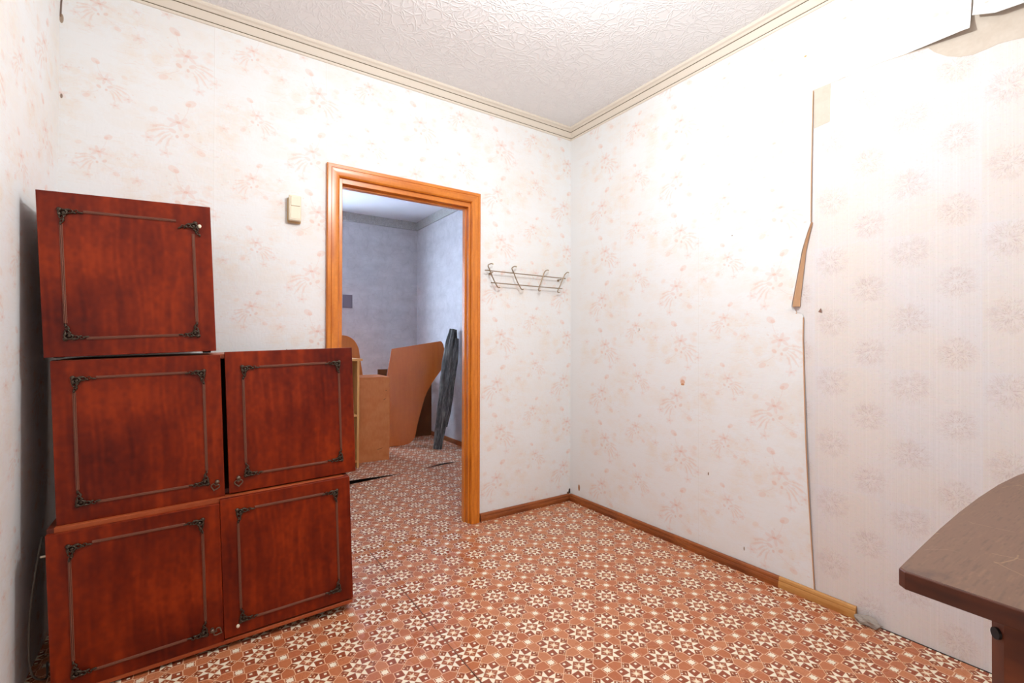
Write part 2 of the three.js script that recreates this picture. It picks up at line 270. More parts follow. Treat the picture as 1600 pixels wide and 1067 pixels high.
M.orangeWoodX = phys({ map: woodTex([190, 98, 12], [238, 146, 44], 0.35, { grain: 0.7, mottle: 0.25, along: 'u' }), roughness: 0.32, clearcoat: 0.4, clearcoatRoughness: 0.25 });
M.skirting = phys({ map: woodTex([120, 58, 18], [176, 98, 42], 0.4, { grain: 0.8, mottle: 0.3, along: 'u' }), roughness: 0.5 });
M.skirtingRaw = phys({ map: woodTex([186, 124, 60], [216, 162, 92], 0.4, { grain: 0.7, mottle: 0.2, along: 'u' }), roughness: 0.55 });
M.mahogany = phys({ map: woodTex([72, 8, 0], [164, 56, 7], 0.55, { grain: 0.5, mottle: 0.36, seed: 3, w: 768, h: 768 }), roughness: 0.36, specularIntensity: 0.55 });
M.mahoganySide = phys({ map: woodTex([70, 20, 9], [120, 46, 20], 0.5, { grain: 0.8, mottle: 0.3 }), roughness: 0.5 });
M.mahoganyTop = phys({ map: woodTex([150, 62, 26], [196, 104, 58], 0.5, { grain: 0.5, mottle: 0.2, along: 'u' }), roughness: 0.4 });
M.chipEdge = std({ color: 0xcaa06a, roughness: 0.8 });
M.rod = phys({ color: 0x82503f, roughness: 0.26 });
M.bronze = std({ color: 0x4b3f34, metalness: 0.65, roughness: 0.36 });
M.bronzeLight = std({ color: 0x77685a, metalness: 0.8, roughness: 0.32 });
M.ivory = std({ color: 0xf0e5cc, roughness: 0.5 });
M.ivoryDark = std({ color: 0xc9ab7e, roughness: 0.55 });
M.steel = std({ color: 0xa39079, metalness: 0.8, roughness: 0.38 });
M.white = std({ color: 0xe9e7e2, roughness: 0.5 });
M.tableTop = phys({ map: canvasTex(1024, 1024, (g, w, h) => {
  g.fillStyle = '#725340'; g.fillRect(0, 0, w, h); const r = rngOf(9);
  for (let i = 0; i < 9000; i++) { g.globalAlpha = 0.2; g.fillStyle = ['#422f22', '#947454', '#553d2c', '#806246', '#634834'][Math.floor(r() * 5)]; g.fillRect(r() * w, r() * h, 4 + r() * 34, 1 + r() * 2); }
  for (let i = 0; i < 26; i++) { const x = r() * w, y = r() * h; for (let k = 0; k < 40; k++) spot(g, x + (r() - 0.5) * 110, y + (r() - 0.5) * 60, 4 + r() * 16, 2 + r() * 8, '#33251b', 0.06); }
  for (let k = 0; k < 130; k++) spot(g, 170 + (r() + r() - 1) * 120, 190 + (r() + r() - 1) * 50, 4 + r() * 16, 3 + r() * 9, '#2c2520', 0.09);
  for (let i = 0; i < 130; i++) { g.globalAlpha = 0.5; g.strokeStyle = r() < 0.6 ? '#b5946a' : '#a98d72'; g.lineWidth = 0.7 + r() * 1.2; let x = r() * w, y = r() * h, a = r() * 6.3; g.beginPath(); g.moveTo(x, y); for (let k = 0; k < 5; k++) { a += (r() - 0.5) * 0.9; x += Math.cos(a) * (4 + r() * 14); y += Math.sin(a) * (4 + r() * 14); g.lineTo(x, y); } g.stroke(); }
  for (let i = 0; i < 24; i++) spot(g, r() * w, r() * h, 2 + r() * 3, 1 + r() * 2, '#d9c8ae', 0.7);
  g.globalAlpha = 1;
}, { rx: 1, ry: 1 }), roughness: 0.5 });
M.tableEdge = phys({ map: woodTex([58, 24, 10], [104, 48, 22], 0.4, { grain: 0.9, along: 'u' }), roughness: 0.45 });
M.tableLeg = phys({ map: woodTex([74, 32, 14], [124, 62, 30], 0.4, { grain: 0.9 }), roughness: 0.5 });
M.laminate = phys({ map: woodTex([194, 94, 26], [212, 116, 42], 0.7, { grain: 0.5, mottle: 0.15 }), roughness: 0.28, clearcoat: 0.3, clearcoatRoughness: 0.12 });
M.laminateEdge = std({ color: 0x6e3416, roughness: 0.5 });
M.tan = std({ map: pixelTex(256, 512, (u, v) => { const s = vnoise(u * 12, v * 20, 12, 20), f = vnoise(u * 60, v * 40, 60, 40); return clampByte(mix([200, 112, 56], [214, 134, 76], s * 0.6 + f * 0.4)); }, { rx: 1.6, ry: 1.2 }), roughness: 0.6 });
M.paleWood = std({ color: 0xdca05c, roughness: 0.6 });
M.panelOrange = phys({ map: woodTex([186, 96, 26], [210, 118, 42], 0.6, { grain: 0.5, mottle: 0.15 }), roughness: 0.4 });
M.darkWood = std({ color: 0x70441c, roughness: 0.6 });
M.blackWrap = phys({ map: pixelTex(256, 512, (u, v) => { const s = vnoise(u * 16, v * 10, 16, 10), f = vnoise(u * 40, v * 50, 40, 50); const q = 52 + 64 * s * s + 50 * f * f; return clampByte([q * 1.02, q, q * 0.96]); }, { rx: 3, ry: 1 }), roughness: 0.75 });
M.glass = phys({ color: 0xffffff, transmission: 1, thickness: 0, roughness: 0.02 });
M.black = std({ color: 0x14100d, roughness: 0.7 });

// ------------------------------------------------------------------ the room shell
const ZF = 3.3, TW = 0.06;
// floor slab and the sheets of linoleum that lie on it
const floor = struct('floor', box(-2.8, 0.35, -0.12, -0.004, -3.3, ZF + 0.15), M.screed);
const sheet = (x0, x1, z0, z1, du, dv, y = 0) => { const g = box(x0, x1, y - 0.004, y, z0, z1), uv = g.attributes.uv; for (let i = 0; i < uv.count; i++) uv.setXY(i, uv.getX(i) + du, uv.getY(i) + dv); return g; };
const sheetA = mesh('linoleum_sheet', sheet(-1.379, -0.007, -0.03, ZF, 1.335, 1.019), M.lino, floor);
const sheetB = mesh('linoleum_sheet', sheet(-2.552, -1.3815, -0.03, ZF, 1.418, 1.019), M.lino, floor);
sheetA.userData.label = 'right-hand sheet of printed linoleum'; sheetB.userData.label = 'left-hand sheet of printed linoleum';
{ // the seam's lifted edge
  const p = []; for (let i = 0; i <= 30; i++) p.push([-1.3795 + 0.0012 * Math.sin(i * 1.3), 0.0006, 0.05 + i * 0.1]);
  mesh('sheet_seam', tube(p, 0.0013, 60, 6), std({ color: 0x8a5540, roughness: 0.6 }), floor);
}
// back room: near sheet, then a sheet whose front edge has lifted
const zEdge = (x) => -1.165 - 0.175 * (x + 1.15);
{ const g = prism([[-2.25, 0.0301], [0.178, 0.0301], [0.178, -zEdge(0.178) + 0.006], [-2.25, -zEdge(-2.25) + 0.006]], 0.004).rotateX(-Math.PI / 2).translate(0, -0.004, 0), uv = g.attributes.uv; for (let i = 0; i < uv.count; i++) uv.setXY(i, uv.getX(i) + 1.30, uv.getY(i) + 1.075);
  mesh('linoleum_sheet', g, M.linoOld, floor).userData.label = 'duller sheet of linoleum beyond the door'; }
{
  const x0 = -2.25, x1 = 0.178, g = new THREE.PlaneGeometry(x1 - x0, 1, 70, 34).rotateX(-Math.PI / 2), p = g.attributes.position, uv = g.attributes.uv;
  for (let i = 0; i < p.count; i++) {
    const x = p.getX(i) + (x0 + x1) / 2, t = 0.5 - p.getZ(i), ze = zEdge(x), z = ze + (-3.08 - ze) * t ** 1.6, d = ze - z;
    const lift = 0.030 * Math.max(0, Math.min(1, (-0.74 - x) / 0.45)) ** 0.8 + 0.013 * Math.exp(-(((x + 0.33) / 0.13) ** 2));
    p.setXYZ(i, x, 0.0012 + lift * Math.exp(-d / 0.2), z); uv.setXY(i, x + 1.35, -z + 1.1);
  }
  g.computeVertexNormals(); mesh('linoleum_sheet', g, M.linoOld, floor).userData.label = 'sheet of linoleum with a lifted front edge';
}

// back wall with the doorway
{
  const s = new THREE.Shape(); s.moveTo(-0.12, 0); s.lineTo(-0.12, H); s.lineTo(2.75, H); s.lineTo(2.75, 0); s.lineTo(BW - 0.76, 0); s.lineTo(BW - 0.76, 1.885); s.lineTo(BW - 1.54, 1.885); s.lineTo(BW - 1.54, 0);
  const g = new THREE.ExtrudeGeometry(s, { depth: TW, bevelEnabled: false }).translate(-BW, 0, -TW);
  struct('wall_back', g, M.paperBack);
}
// right wall under old dandelion paper, the floral sheet torn away over it
const wallRight = struct('wall_right', (() => { const g = box(0, 0.15, 0, H, -TW, ZF), uv = g.attributes.uv; for (let i = 0; i < uv.count; i++) uv.setXY(i, uv.getX(i) - 1.645 + 0.125 / 2 * 2, uv.getY(i) - 0.841 + 0.363); return g; })(), M.paperOld);
function curlSheet(rows, cols, edge, lift, thick = 0.0012) {   // edge(v) -> [zStart, zEnd, y]; lift(z, y) metres off the wall
  const front = [], uv = [], idx = [];
  for (let j = 0; j <= rows; j++) for (let i = 0; i <= cols; i++) {
    const [a, b, y] = edge(j / rows), t = 1 - (1 - i / cols) ** 2.2, z = a + (b - a) * t; const yy = typeof y === 'function' ? y(z) : y;
    front.push([-(0.0015 + lift(z, yy)), yy, z]); uv.push(z, yy);
  }
  const n = front.length, pos = [...front, ...front.map(([x, y, z]) => [x + thick, y, z])].flat(), q = (j, i) => j * (cols + 1) + i;
  for (let j = 0; j < rows; j++) for (let i = 0; i < cols; i++) { const a = q(j, i), b = q(j, i + 1), c = q(j + 1, i), d = q(j + 1, i + 1); idx.push(a, b, d, a, d, c, n + a, n + d, n + b, n + a, n + c, n + d); }
  const rim = []; for (let i = 0; i <= cols; i++) rim.push(q(0, i)); for (let j = 1; j <= rows; j++) rim.push(q(j, cols)); for (let i = cols - 1; i >= 0; i--) rim.push(q(rows, i)); for (let j = rows - 1; j > 0; j--) rim.push(q(j, 0));
  for (let k = 0; k < rim.length; k++) { const a = rim[k], b = rim[(k + 1) % rim.length]; idx.push(a, n + a, b, b, n + a, n + b); }
  const g = new THREE.BufferGeometry(); g.setAttribute('position', new THREE.Float32BufferAttribute(pos, 3)); g.setAttribute('uv', new THREE.Float32BufferAttribute([...uv, ...uv], 2)); g.setIndex(idx); g.computeVertexNormals(); return g;
}
const tearPts = [[0.04, 1.519], [0.25, 1.508], [0.462, 1.499], [0.7, 1.489], [0.886, 1.482], [1.08, 1.476], [1.173, 1.478], [1.184, 1.473], [1.197, 1.437], [1.215, 1.431], [1.33, 1.452], [1.45, 1.474], [1.52, 1.495], [1.557, 1.508], [1.58, 1.508], [1.8, 1.511], [2.106, 1.516]];
const tearAt = (y) => { for (let i = 1; i < tearPts.length; i++) if (y <= tearPts[i][0]) { const [a, b] = [tearPts[i - 1], tearPts[i]]; return a[1] + (b[1] - a[1]) * (y - a[0]) / (b[0] - a[0]); } return 1.516; };
{
  const yy = [...new Set([...Array(70).keys()].map((i) => 0.04 + i * 0.03).concat(tearPts.map((p) => p[0])).filter((y) => y <= 2.106))].sort((a, b) => a - b);
  const low = curlSheet(yy.length - 1, 34, (v) => { const y = yy[Math.round(v * (yy.length - 1))]; return [0, tearAt(y), y]; }, (z, y) => {
    const d = tearAt(y) - z, c = 0.004 + 0.011 * Math.exp(-(((y - 0.58) / 0.3) ** 2)) + 0.004 * Math.exp(-(((y - 1.75) / 0.25) ** 2)); return c * Math.exp(-d / 0.02);
  });
  mesh('wallpaper_sheet', low, M.paperSheet, wallRight).userData.label = 'torn floral wallpaper hanging over the older paper';
  // the strip above the cut, split by a short vertical tear at z = 2.0
  const cut = (z) => 2.106 + (z > 1.75 ? -0.02 * Math.min(1, (z - 1.75) / 0.25) : 0);
  const up = (z0, z1, drop, seed) => { const g = curlSheet(26, 30, (v) => [z0, z1, (z) => drop(z) + (H - 0.02 - drop(z)) * v ** 1.6], (z, y) => 0.03 * Math.max(0, Math.min(1, (z - 1.82) / 0.16)) * Math.exp(-(y - drop(z)) / 0.06)); return g; };
  const uvFix = (g) => g;
  mesh('wallpaper_sheet', uvFix(curlSheet(6, 20, (v) => [0, 1.516, 2.106 + (H - 0.02 - 2.106) * v], () => 0.0)), M.paperSheet, wallRight);
  mesh('wallpaper_sheet', up(1.516, 1.998, cut), M.paperSheet, wallRight);
  mesh('wallpaper_sheet', up(2.004, 2.75, (z) => 2.1 + 0.03 * Math.exp(-(z - 2.0) / 0.02) - 0.06 * Math.max(0, z - 2.05)), M.paperSheet, wallRight);
  // folded-over torn strip showing the raw back of the paper
  const strip = []; const N = 12;
  for (let i = 0; i <= N; i++) { const t = i / N, y = 1.557 - t * 0.345, zc = tearAt(y) + 0.004, w = 0.004 + 0.026 * t; strip.push([[-0.004, y, zc - 0.002], [-0.016 - 0.01 * t, y, zc + w * 0.45], [-0.006, y, zc + w]]); }
  const pos = [], add = (...q) => q.forEach((p) => pos.push(...p));
  for (let i = 0; i < N; i++) for (let k = 0; k < 3; k++) { const a = strip[i][k], b = strip[i][(k + 1) % 3], c = strip[i + 1][k], d = strip[i + 1][(k + 1) % 3]; add(a, b, d, a, d, c); }
  add(...strip[N]); add(...[...strip[0]].reverse());
  const g = new THREE.BufferGeometry(); g.setAttribute('position', new THREE.Float32BufferAttribute(pos, 3)); g.computeVertexNormals();
  mesh('torn_strip', uvMetres(g), M.paperRaw, wallRight);
  // raw edge of the tear
  const edge = (y0, y1, r) => { const p = []; for (let i = 0; i <= 24; i++) { const y = y0 + (y1 - y0) * i / 24, c = 0.004 + 0.011 * Math.exp(-(((y - 0.58) / 0.3) ** 2)) + 0.004 * Math.exp(-(((y - 1.75) / 0.25) ** 2)); p.push([-0.0018 - c, y, tearAt(y) + 0.001]); } return tube(p, r, 60, 6); };
  mesh('torn_edge', edge(0.045, 1.165, 0.0022), M.paperRaw, wallRight); mesh('torn_edge', edge(1.56, 2.1, 0.0018), M.paperRaw, wallRight);
  const flat = (pts, mat, t = 0.0008) => mesh('bare_patch', prism(pts.map(([z, y]) => [-z, y]), t).rotateY(Math.PI / 2).translate(0, 0, 0).translate(-t, 0, 0), mat, wallRight);
  flat([[1.512, 2.108], [1.58, 2.112], [1.577, 1.952], [1.518, 1.945]], M.plaster);
  flat([[1.70, 2.112], [1.885, 2.09], [1.902, 2.066], [1.935, 2.035], [1.968, 2.017], [2.0, 2.008], [2.037, 2.010], [2.059, 2.013], [2.09, 2.008], [2.115, 2.002], [2.35, 1.96], [2.6, 1.95], [2.6, 2.2], [1.9, 2.2]], M.plaster);
  // two little torn flakes of paper
  for (const [z, y, s] of [[1.541, 1.19, 1], [1.447, 1.188, 0.8]]) { const f = new THREE.BufferGeometry(); const q = [[-0.003, 0.006, 0.0], [-0.012, 0.010, 0.008], [-0.004, -0.008, 0.006], [-0.001, -0.004, -0.008]].map(([a, b, c]) => [a, y + b * s, z + c * s]); f.setAttribute('position', new THREE.Float32BufferAttribute([...q[0], ...q[1], ...q[2], ...q[0], ...q[2], ...q[3]], 3)); f.computeVertexNormals(); mesh('paper_flake', uvMetres(f), s === 1 ? std({ color: 0xa07a6a }) : M.paperRaw, wallRight); }
}
struct('wall_left', (() => { const g = box(-BW - 0.15, -BW, 0, H, 0, ZF); return g; })(), M.paperLeft);
struct('wall_front', box(-2.7, 0.15, 0, H, ZF, ZF + 0.15), M.paperLeft);   // behind the camera
function windowFrame(name, w, h, place) {
  const g = structGroup(name), f = 0.05, bars = [[-w / 2, w / 2, 0, f], [-w / 2, w / 2, h - f, h], [-w / 2, -w / 2 + f, f, h - f], [w / 2 - f, w / 2, f, h - f], [-0.03, 0.03, f, h - f]];
  for (const [a, b, c, d] of bars) mesh('window_frame', rbox(a, b, c, d, -0.03, 0.03, 0.006), M.white, g);
  for (const [a, b] of [[-w / 2 + f, -0.03], [0.03, w / 2 - f]]) mesh('pane', box(a, b, f, h - f, -0.003, 0.003), M.glass, g);
  place(g); return g;
}
// ceiling, and the back room's shell
struct('ceiling', box(-BW - 0.15, 0.3, H, H + 0.12, 0, ZF + 0.15), M.ceiling);
const H2 = 2.551, XR = 0.178, ZB = -3.087, FW = { x0: -2.0, x1: -0.77, y0: 0.82, y1: 2.15 };
struct('ceiling', box(-2.4, 0.35, H2, H2 + 0.12, ZB - 0.2, -TW), M.ceiling2);
{
  const s = new THREE.Shape([[-2.4, 0], [XR + 0.15, 0], [XR + 0.15, H2], [-2.4, H2]].map((p) => new THREE.Vector2(...p)));
  s.holes.push(new THREE.Path([[FW.x0, FW.y0], [FW.x1, FW.y0], [FW.x1, FW.y1], [FW.x0, FW.y1]].map((p) => new THREE.Vector2(...p))));
  struct('wall_far', new THREE.ExtrudeGeometry(s, { depth: 0.18, bevelEnabled: false }).translate(0, 0, ZB - 0.18), M.paperRoom2);
}
struct('wall_far_right', box(XR, XR + 0.15, 0, H2, ZB, -TW), M.paperRoom2);
struct('wall_far_left', box(-2.4, -2.25, 0, H2, ZB, -TW), M.paperRoom2);
struct('wall_above', box(-2.4, XR + 0.15, H, H2, -TW, -0.001), M.plaster);
windowFrame('window_1', FW.x1 - FW.x0, FW.y1 - FW.y0, (g) => g.position.set((FW.x0 + FW.x1) / 2, FW.y0, ZB - 0.1));

// crown mouldings: sloped cove with two grooves
{
  const prof = [[0, 0], [0.005, 0], [0.008, 0.004], [0.0095, 0.0085], [0.0075, 0.0105], [0.0095, 0.0125], [0.0275, 0.040], [0.0255, 0.0425], [0.0285, 0.0445], [0.036, 0.052], [0.046, 0.0565], [0.05, 0.062], [0.05, 0.068], [0, 0.068]];
  const run = (len) => new THREE.ExtrudeGeometry(new THREE.Shape(prof.map((p) => new THREE.Vector2(...p))), { depth: len, bevelEnabled: false });
  const line = std({ color: 0x6e624a, roughness: 0.8 });
  const crown = (name, len, turn) => {
    const g = structGroup(name); mesh('cornice', turn(run(len)), M.crown, g);
    for (const [x, y] of [[0.0084, 0.0106], [0.0268, 0.0424]]) mesh('groove', turn(new THREE.BoxGeometry(0.0042, 0.0026, len).rotateZ(0.98).translate(x, y, len / 2)), line, g);
  };
  crown('trim_1', BW, (g) => uvMetres(g.rotateY(-Math.PI / 2).translate(0, H - 0.068, 0)));     // over the back wall
  crown('trim_2', ZF, (g) => uvMetres(mirrorX(g).translate(0, H - 0.068, 0)));                   // over the right wall
  // back room: broad ornamental band
  struct('trim_3', box(-2.25, XR, H2 - 0.097, H2, ZB, ZB + 0.02), M.crown2);
  struct('trim_4', box(XR - 0.02, XR, H2 - 0.097, H2, ZB + 0.02, -TW), M.crown2);
}
// baseboards
{
  const prof = [[0, 0], [0.017, 0], [0.017, 0.016], [0.015, 0.024], [0.0125, 0.029], [0.0135, 0.032], [0.011, 0.040], [0.006, 0.045], [0, 0.045]];
  const run = (len) => new THREE.ExtrudeGeometry(new THREE.Shape(prof.map((p) => new THREE.Vector2(...p))), { depth: len, bevelEnabled: false });
  struct('baseboard_back', uvMetres(run(0.695).rotateY(-Math.PI / 2).translate(-0.014, 0, 0.0005)), M.skirting);
  const br = structGroup('baseboard_right');
  mesh('skirting_board', uvMetres(mirrorX(run(1.37)).translate(-0.0035, 0, 0.012)), M.skirting, br);
  mesh('skirting_board', uvMetres(mirrorX(run(0.287)).translate(-0.0035, 0, 1.382)), M.skirtingRaw, br).userData.label = 'bare unvarnished end of the skirting';
  struct('baseboard_far', uvMetres(mirrorX(run(2.95)).translate(XR, 0, ZB + 0.01)), M.skirting);
}
// door casing and frame, no leaf
{
  const d = structGroup('door_1');
  const flat = [[0, 0], [0, 0.016], [0.004, 0.021], [0.018, 0.021], [0.0195, 0.0185], [0.021, 0.0185], [0.0225, 0.022], [0.040, 0.022], [0.054, 0.019], [0.060, 0.013], [0.060, 0]];  // outer to inner, thickness
  const casing = (len) => new THREE.ExtrudeGeometry(new THREE.Shape(flat.map((p) => new THREE.Vector2(...p))), { depth: len, bevelEnabled: false });
  const mitre = (g, f) => { const p = g.attributes.position; for (let i = 0; i < p.count; i++) f(p, i); g.computeVertexNormals(); return uvMetres(toCreasedNormals(g, 0.4)); };
  // left: x from -1.586 inwards, y up; the top end is mitred
  const vert = (x, dir) => mitre(casing(1), (p, i) => { const u = p.getX(i), t = p.getY(i), v = p.getZ(i); p.setXYZ(i, x + dir * u, v * (1.939 - u), t); });
  mesh('casing', vert(-1.586, 1), M.orangeWood, d); mesh('casing', vert(-0.718, -1), M.orangeWood, d);
  mesh('casing', mitre(casing(1), (p, i) => { const u = p.getX(i), t = p.getY(i), v = p.getZ(i), a = -1.586 + u, b = -0.718 - u; p.setXYZ(i, a + (b - a) * v, 1.939 - u, t); }), M.orangeWoodX, d);
  mesh('jamb', join([rbox(-1.541, -1.508, 0, 1.886, -0.062, 0.0), rbox(-1.51, -1.5, 0, 1.853, -0.062, -0.03)]), M.orangeWood, d);
  mesh('jamb', join([rbox(-0.79, -0.757, 0, 1.886, -0.062, 0.0), rbox(-0.798, -0.788, 0, 1.853, -0.062, -0.03)]), M.orangeWood, d);
  mesh('head_jamb', join([rbox(-1.51, -0.788, 1.853, 1.886, -0.062, 0.0), rbox(-1.5, -0.798, 1.843, 1.856, -0.062, -0.03)]), M.orangeWoodX, d);
}

// ------------------------------------------------------------------ lamp (above the frame): bulb on a flex
{
  const l = thing('ceiling_lamp', 'bare glowing bulb hanging on a short flex from the ceiling', 'lamp', LAMP.at);
  mesh('bulb', clean(new THREE.LatheGeometry([[0, -0.045], [0.016, -0.042], [0.028, -0.03], [0.032, -0.014], [0.030, 0.004], [0.020, 0.026], [0.014, 0.044], [0.0, 0.046]].map((p) => new THREE.Vector2(...p)), 24)), std({ color: 0xffffff, emissive: LAMP.color, emissiveIntensity: 4 }), l);
  mesh('socket', clean(new THREE.CylinderGeometry(0.019, 0.022, 0.055, 20).translate(0, 0.072, 0)), M.white, l);
  mesh('flex', clean(new THREE.CylinderGeometry(0.004, 0.004, 0.15, 10).translate(0, 0.17, 0)), M.white, l);
  mesh('ceiling_rose', clean(new THREE.LatheGeometry([[0, 0.245], [0.035, 0.247], [0.045, 0.26], [0.047, 0.2795], [0, 0.2795]].map((p) => new THREE.Vector2(...p)), 24)), M.white, l);
  const p = new THREE.PointLight(LAMP.color, LAMP.candela, 0, 2); p.castShadow = true; p.shadow.radius = 1.4; p.position.set(0, -0.01, 0); l.add(p);
}

// ------------------------------------------------------------------ cabinets
function scroll(sx, sy) {                            // baroque corner leaf, legs along +x*sx and -y*sy from the corner, on z = 0
  const parts = [], put = (x, y, r, a = 1, b = 1, rot = 0) => parts.push(clean(new THREE.SphereGeometry(r * 1.3, 10, 7).scale(a, b, 0.75).rotateZ(rot * sx * sy).translate(x * sx, -y * sy, 0.002)));
  const curl = (cx, cy, R, a0, a1, r) => { const p = []; for (let i = 0; i <= 14; i++) { const t = i / 14, a = a0 + (a1 - a0) * t, q = R * (1 - 0.62 * t); p.push([(cx + Math.cos(a) * q) * sx, -(cy + Math.sin(a) * q) * sy, 0.0032 + 0.0016 * t]); } parts.push(tube(p, r, 22, 6)); };
  curl(0.0125, 0.0125, 0.0115, 2.6, 8.2, 0.0022); curl(0.027, 0.007, 0.0075, 3.4, -2.2, 0.0018); curl(0.007, 0.025, 0.0072, -1.9, 3.8, 0.0018);
  curl(0.040, 0.007, 0.0052, 2.9, 7.6, 0.0015); curl(0.0075, 0.036, 0.0046, 1.8, -3.2, 0.0015);
  put(0.004, 0.004, 0.004, 1.2, 1.2); put(0.0125, 0.0125, 0.0042); put(0.020, 0.004, 0.0032, 2.0, 0.9, 0.2); put(0.004, 0.018, 0.0032, 0.9, 1.9); put(0.033, 0.010, 0.003, 1.8, 0.9, -0.4); put(0.011, 0.031, 0.0028, 0.9, 1.7, 0.3);
  put(0.047, 0.009, 0.0028, 2.1, 0.8, -0.15); put(0.0055, 0.042, 0.0028, 0.8, 1.5); put(0.019, 0.014, 0.0026, 1.4, 1.0, 0.6); put(0.014, 0.021, 0.0024, 1.0, 1.4);
  return join(parts).scale(1.08, 1.08, 1.5);
}
const scrollGeo = {}; for (const a of [-1, 1]) for (const b of [-1, 1]) scrollGeo[a + ',' + b] = scroll(a, b);
function rodGeo(len, vertical) {                     // reeded half-round bead
  const prof = [[-0.0042, 0], [-0.0042, 0.0022], [-0.0036, 0.0034], [-0.0026, 0.0036], [-0.0017, 0.0018], [-0.001, 0.0046], [0.001, 0.0046], [0.0017, 0.0018], [0.0026, 0.0036], [0.0036, 0.0034], [0.0042, 0.0022], [0.0042, 0]];
  const g = new THREE.ExtrudeGeometry(new THREE.Shape(prof.map((p) => new THREE.Vector2(...p))), { depth: len, bevelEnabled: false }).translate(0, 0, -len / 2).rotateX(-Math.PI / 2).scale(1, 1, 1);
  // now: width x, length along y, raised towards -z -> flip up
  g.rotateY(Math.PI); if (vertical) return uvMetres(g); return uvMetres(g.rotateZ(Math.PI / 2));
}
function heart() {
  const p = []; for (let i = 0; i <= 40; i++) { const t = i / 40 * Math.PI * 2, s = 0.00078; p.push(new THREE.Vector3(16 * Math.sin(t) ** 3 * s, (13 * Math.cos(t) - 5 * Math.cos(2 * t) - 2 * Math.cos(3 * t) - Math.cos(4 * t)) * s - 0.019, 0.007)); }
  return clean(new THREE.TubeGeometry(new THREE.CatmullRomCurve3(p.slice(0, 40), true), 60, 0.0021, 8, true));
}
const knobGeo = join([clean(new THREE.CylinderGeometry(0.0035, 0.006, 0.012, 14).rotateX(Math.PI / 2).translate(0, 0, 0.006)), ball(0, 0, 0.014, 0.0072, 1, 1, 0.8)]), heartGeo = heart();
function cabinet({ label, at, roll, w, h, depth, doors, plinth }) {
  const c = thing('cabinet', label, 'cabinet', at); c.rotation.z = roll;                 // origin: middle of the bottom edge, at the doors' front
  const t = 0.016, back = -depth, front = -0.018;
  const pieces = [['side_panel', -w / 2 + 0.003, -w / 2 + 0.003 + t, 0, h], ['side_panel', w / 2 - 0.003 - t, w / 2 - 0.003, 0, h], ['top_panel', -w / 2 + 0.003 + t, w / 2 - 0.003 - t, h - t, h], ['bottom_panel', -w / 2 + 0.003 + t, w / 2 - 0.003 - t, 0, t]];
  for (const [n, x0, x1, y0, y1] of pieces) mesh(n, rbox(x0, x1, y0, y1, back, front, 0.0012), n === 'top_panel' ? M.mahoganyTop : M.mahoganySide, c);
  mesh('back_panel', box(-w / 2 + 0.003 + t, w / 2 - 0.003 - t, t, h - t, back, back + 0.006), M.mahoganySide, c);
  doors.forEach((d, k) => {
    const [dx, dy, dw, dh] = d.box;
    const g = rbox(-dw / 2, dw / 2, -dh / 2, dh / 2, -0.0175, 0, 0.0016), uv = g.attributes.uv; for (let i = 0; i < uv.count; i++) uv.setXY(i, uv.getX(i) + d.grain[0], uv.getY(i) + d.grain[1]);
    const door = mesh('door', g, M.mahogany, c); door.position.set(dx, dy, 0); door.rotation.z = d.turn ?? 0;
    const ow = 0.171, oh = 0.199;
    for (const a of [-1, 1]) for (const b of [-1, 1]) {
      const s = mesh('corner_ornament', scrollGeo[-a + ',' + b], M.bronze, door); s.position.set(a * ow, b * oh, 0.0002);
      if (d.crooked && a === 1 && b === 1) { s.rotation.z = 0.3; s.position.x += 0.004; s.position.y -= 0.006; }
    }
    for (const b of [-1, 1]) { const r = mesh('bead', d.rodH, M.rod, door); r.position.set(0.003 * b, b * (oh - 0.007), 0); r.rotation.z = (d.skew ?? 0) * b; }
    for (const a of [-1, 1]) { const r = mesh('bead', d.rodV, M.rod, door); r.position.set(a * (ow - 0.006), 0.002, 0); }
    if (d.knob) { const [kx, ky] = d.knob; const hd = mesh('handle', d.tilt ? join([knobGeo, heartGeo.clone().rotateZ(d.tilt)]) : join([knobGeo, heartGeo]), M.bronzeLight, door); hd.position.set(kx, ky, 0); }
    if (d.stud) { const s = mesh('stud', join([ball(0, 0, 0.004, 0.0055, 1, 1.2, 0.8)]), M.ivory, door); s.position.set(...d.stud, 0); }
  });
  if (plinth) plinth(c);
  return c;
}
const rodH = rodGeo(0.232, false), rodV = rodGeo(0.298, true), deg = Math.PI / 180;
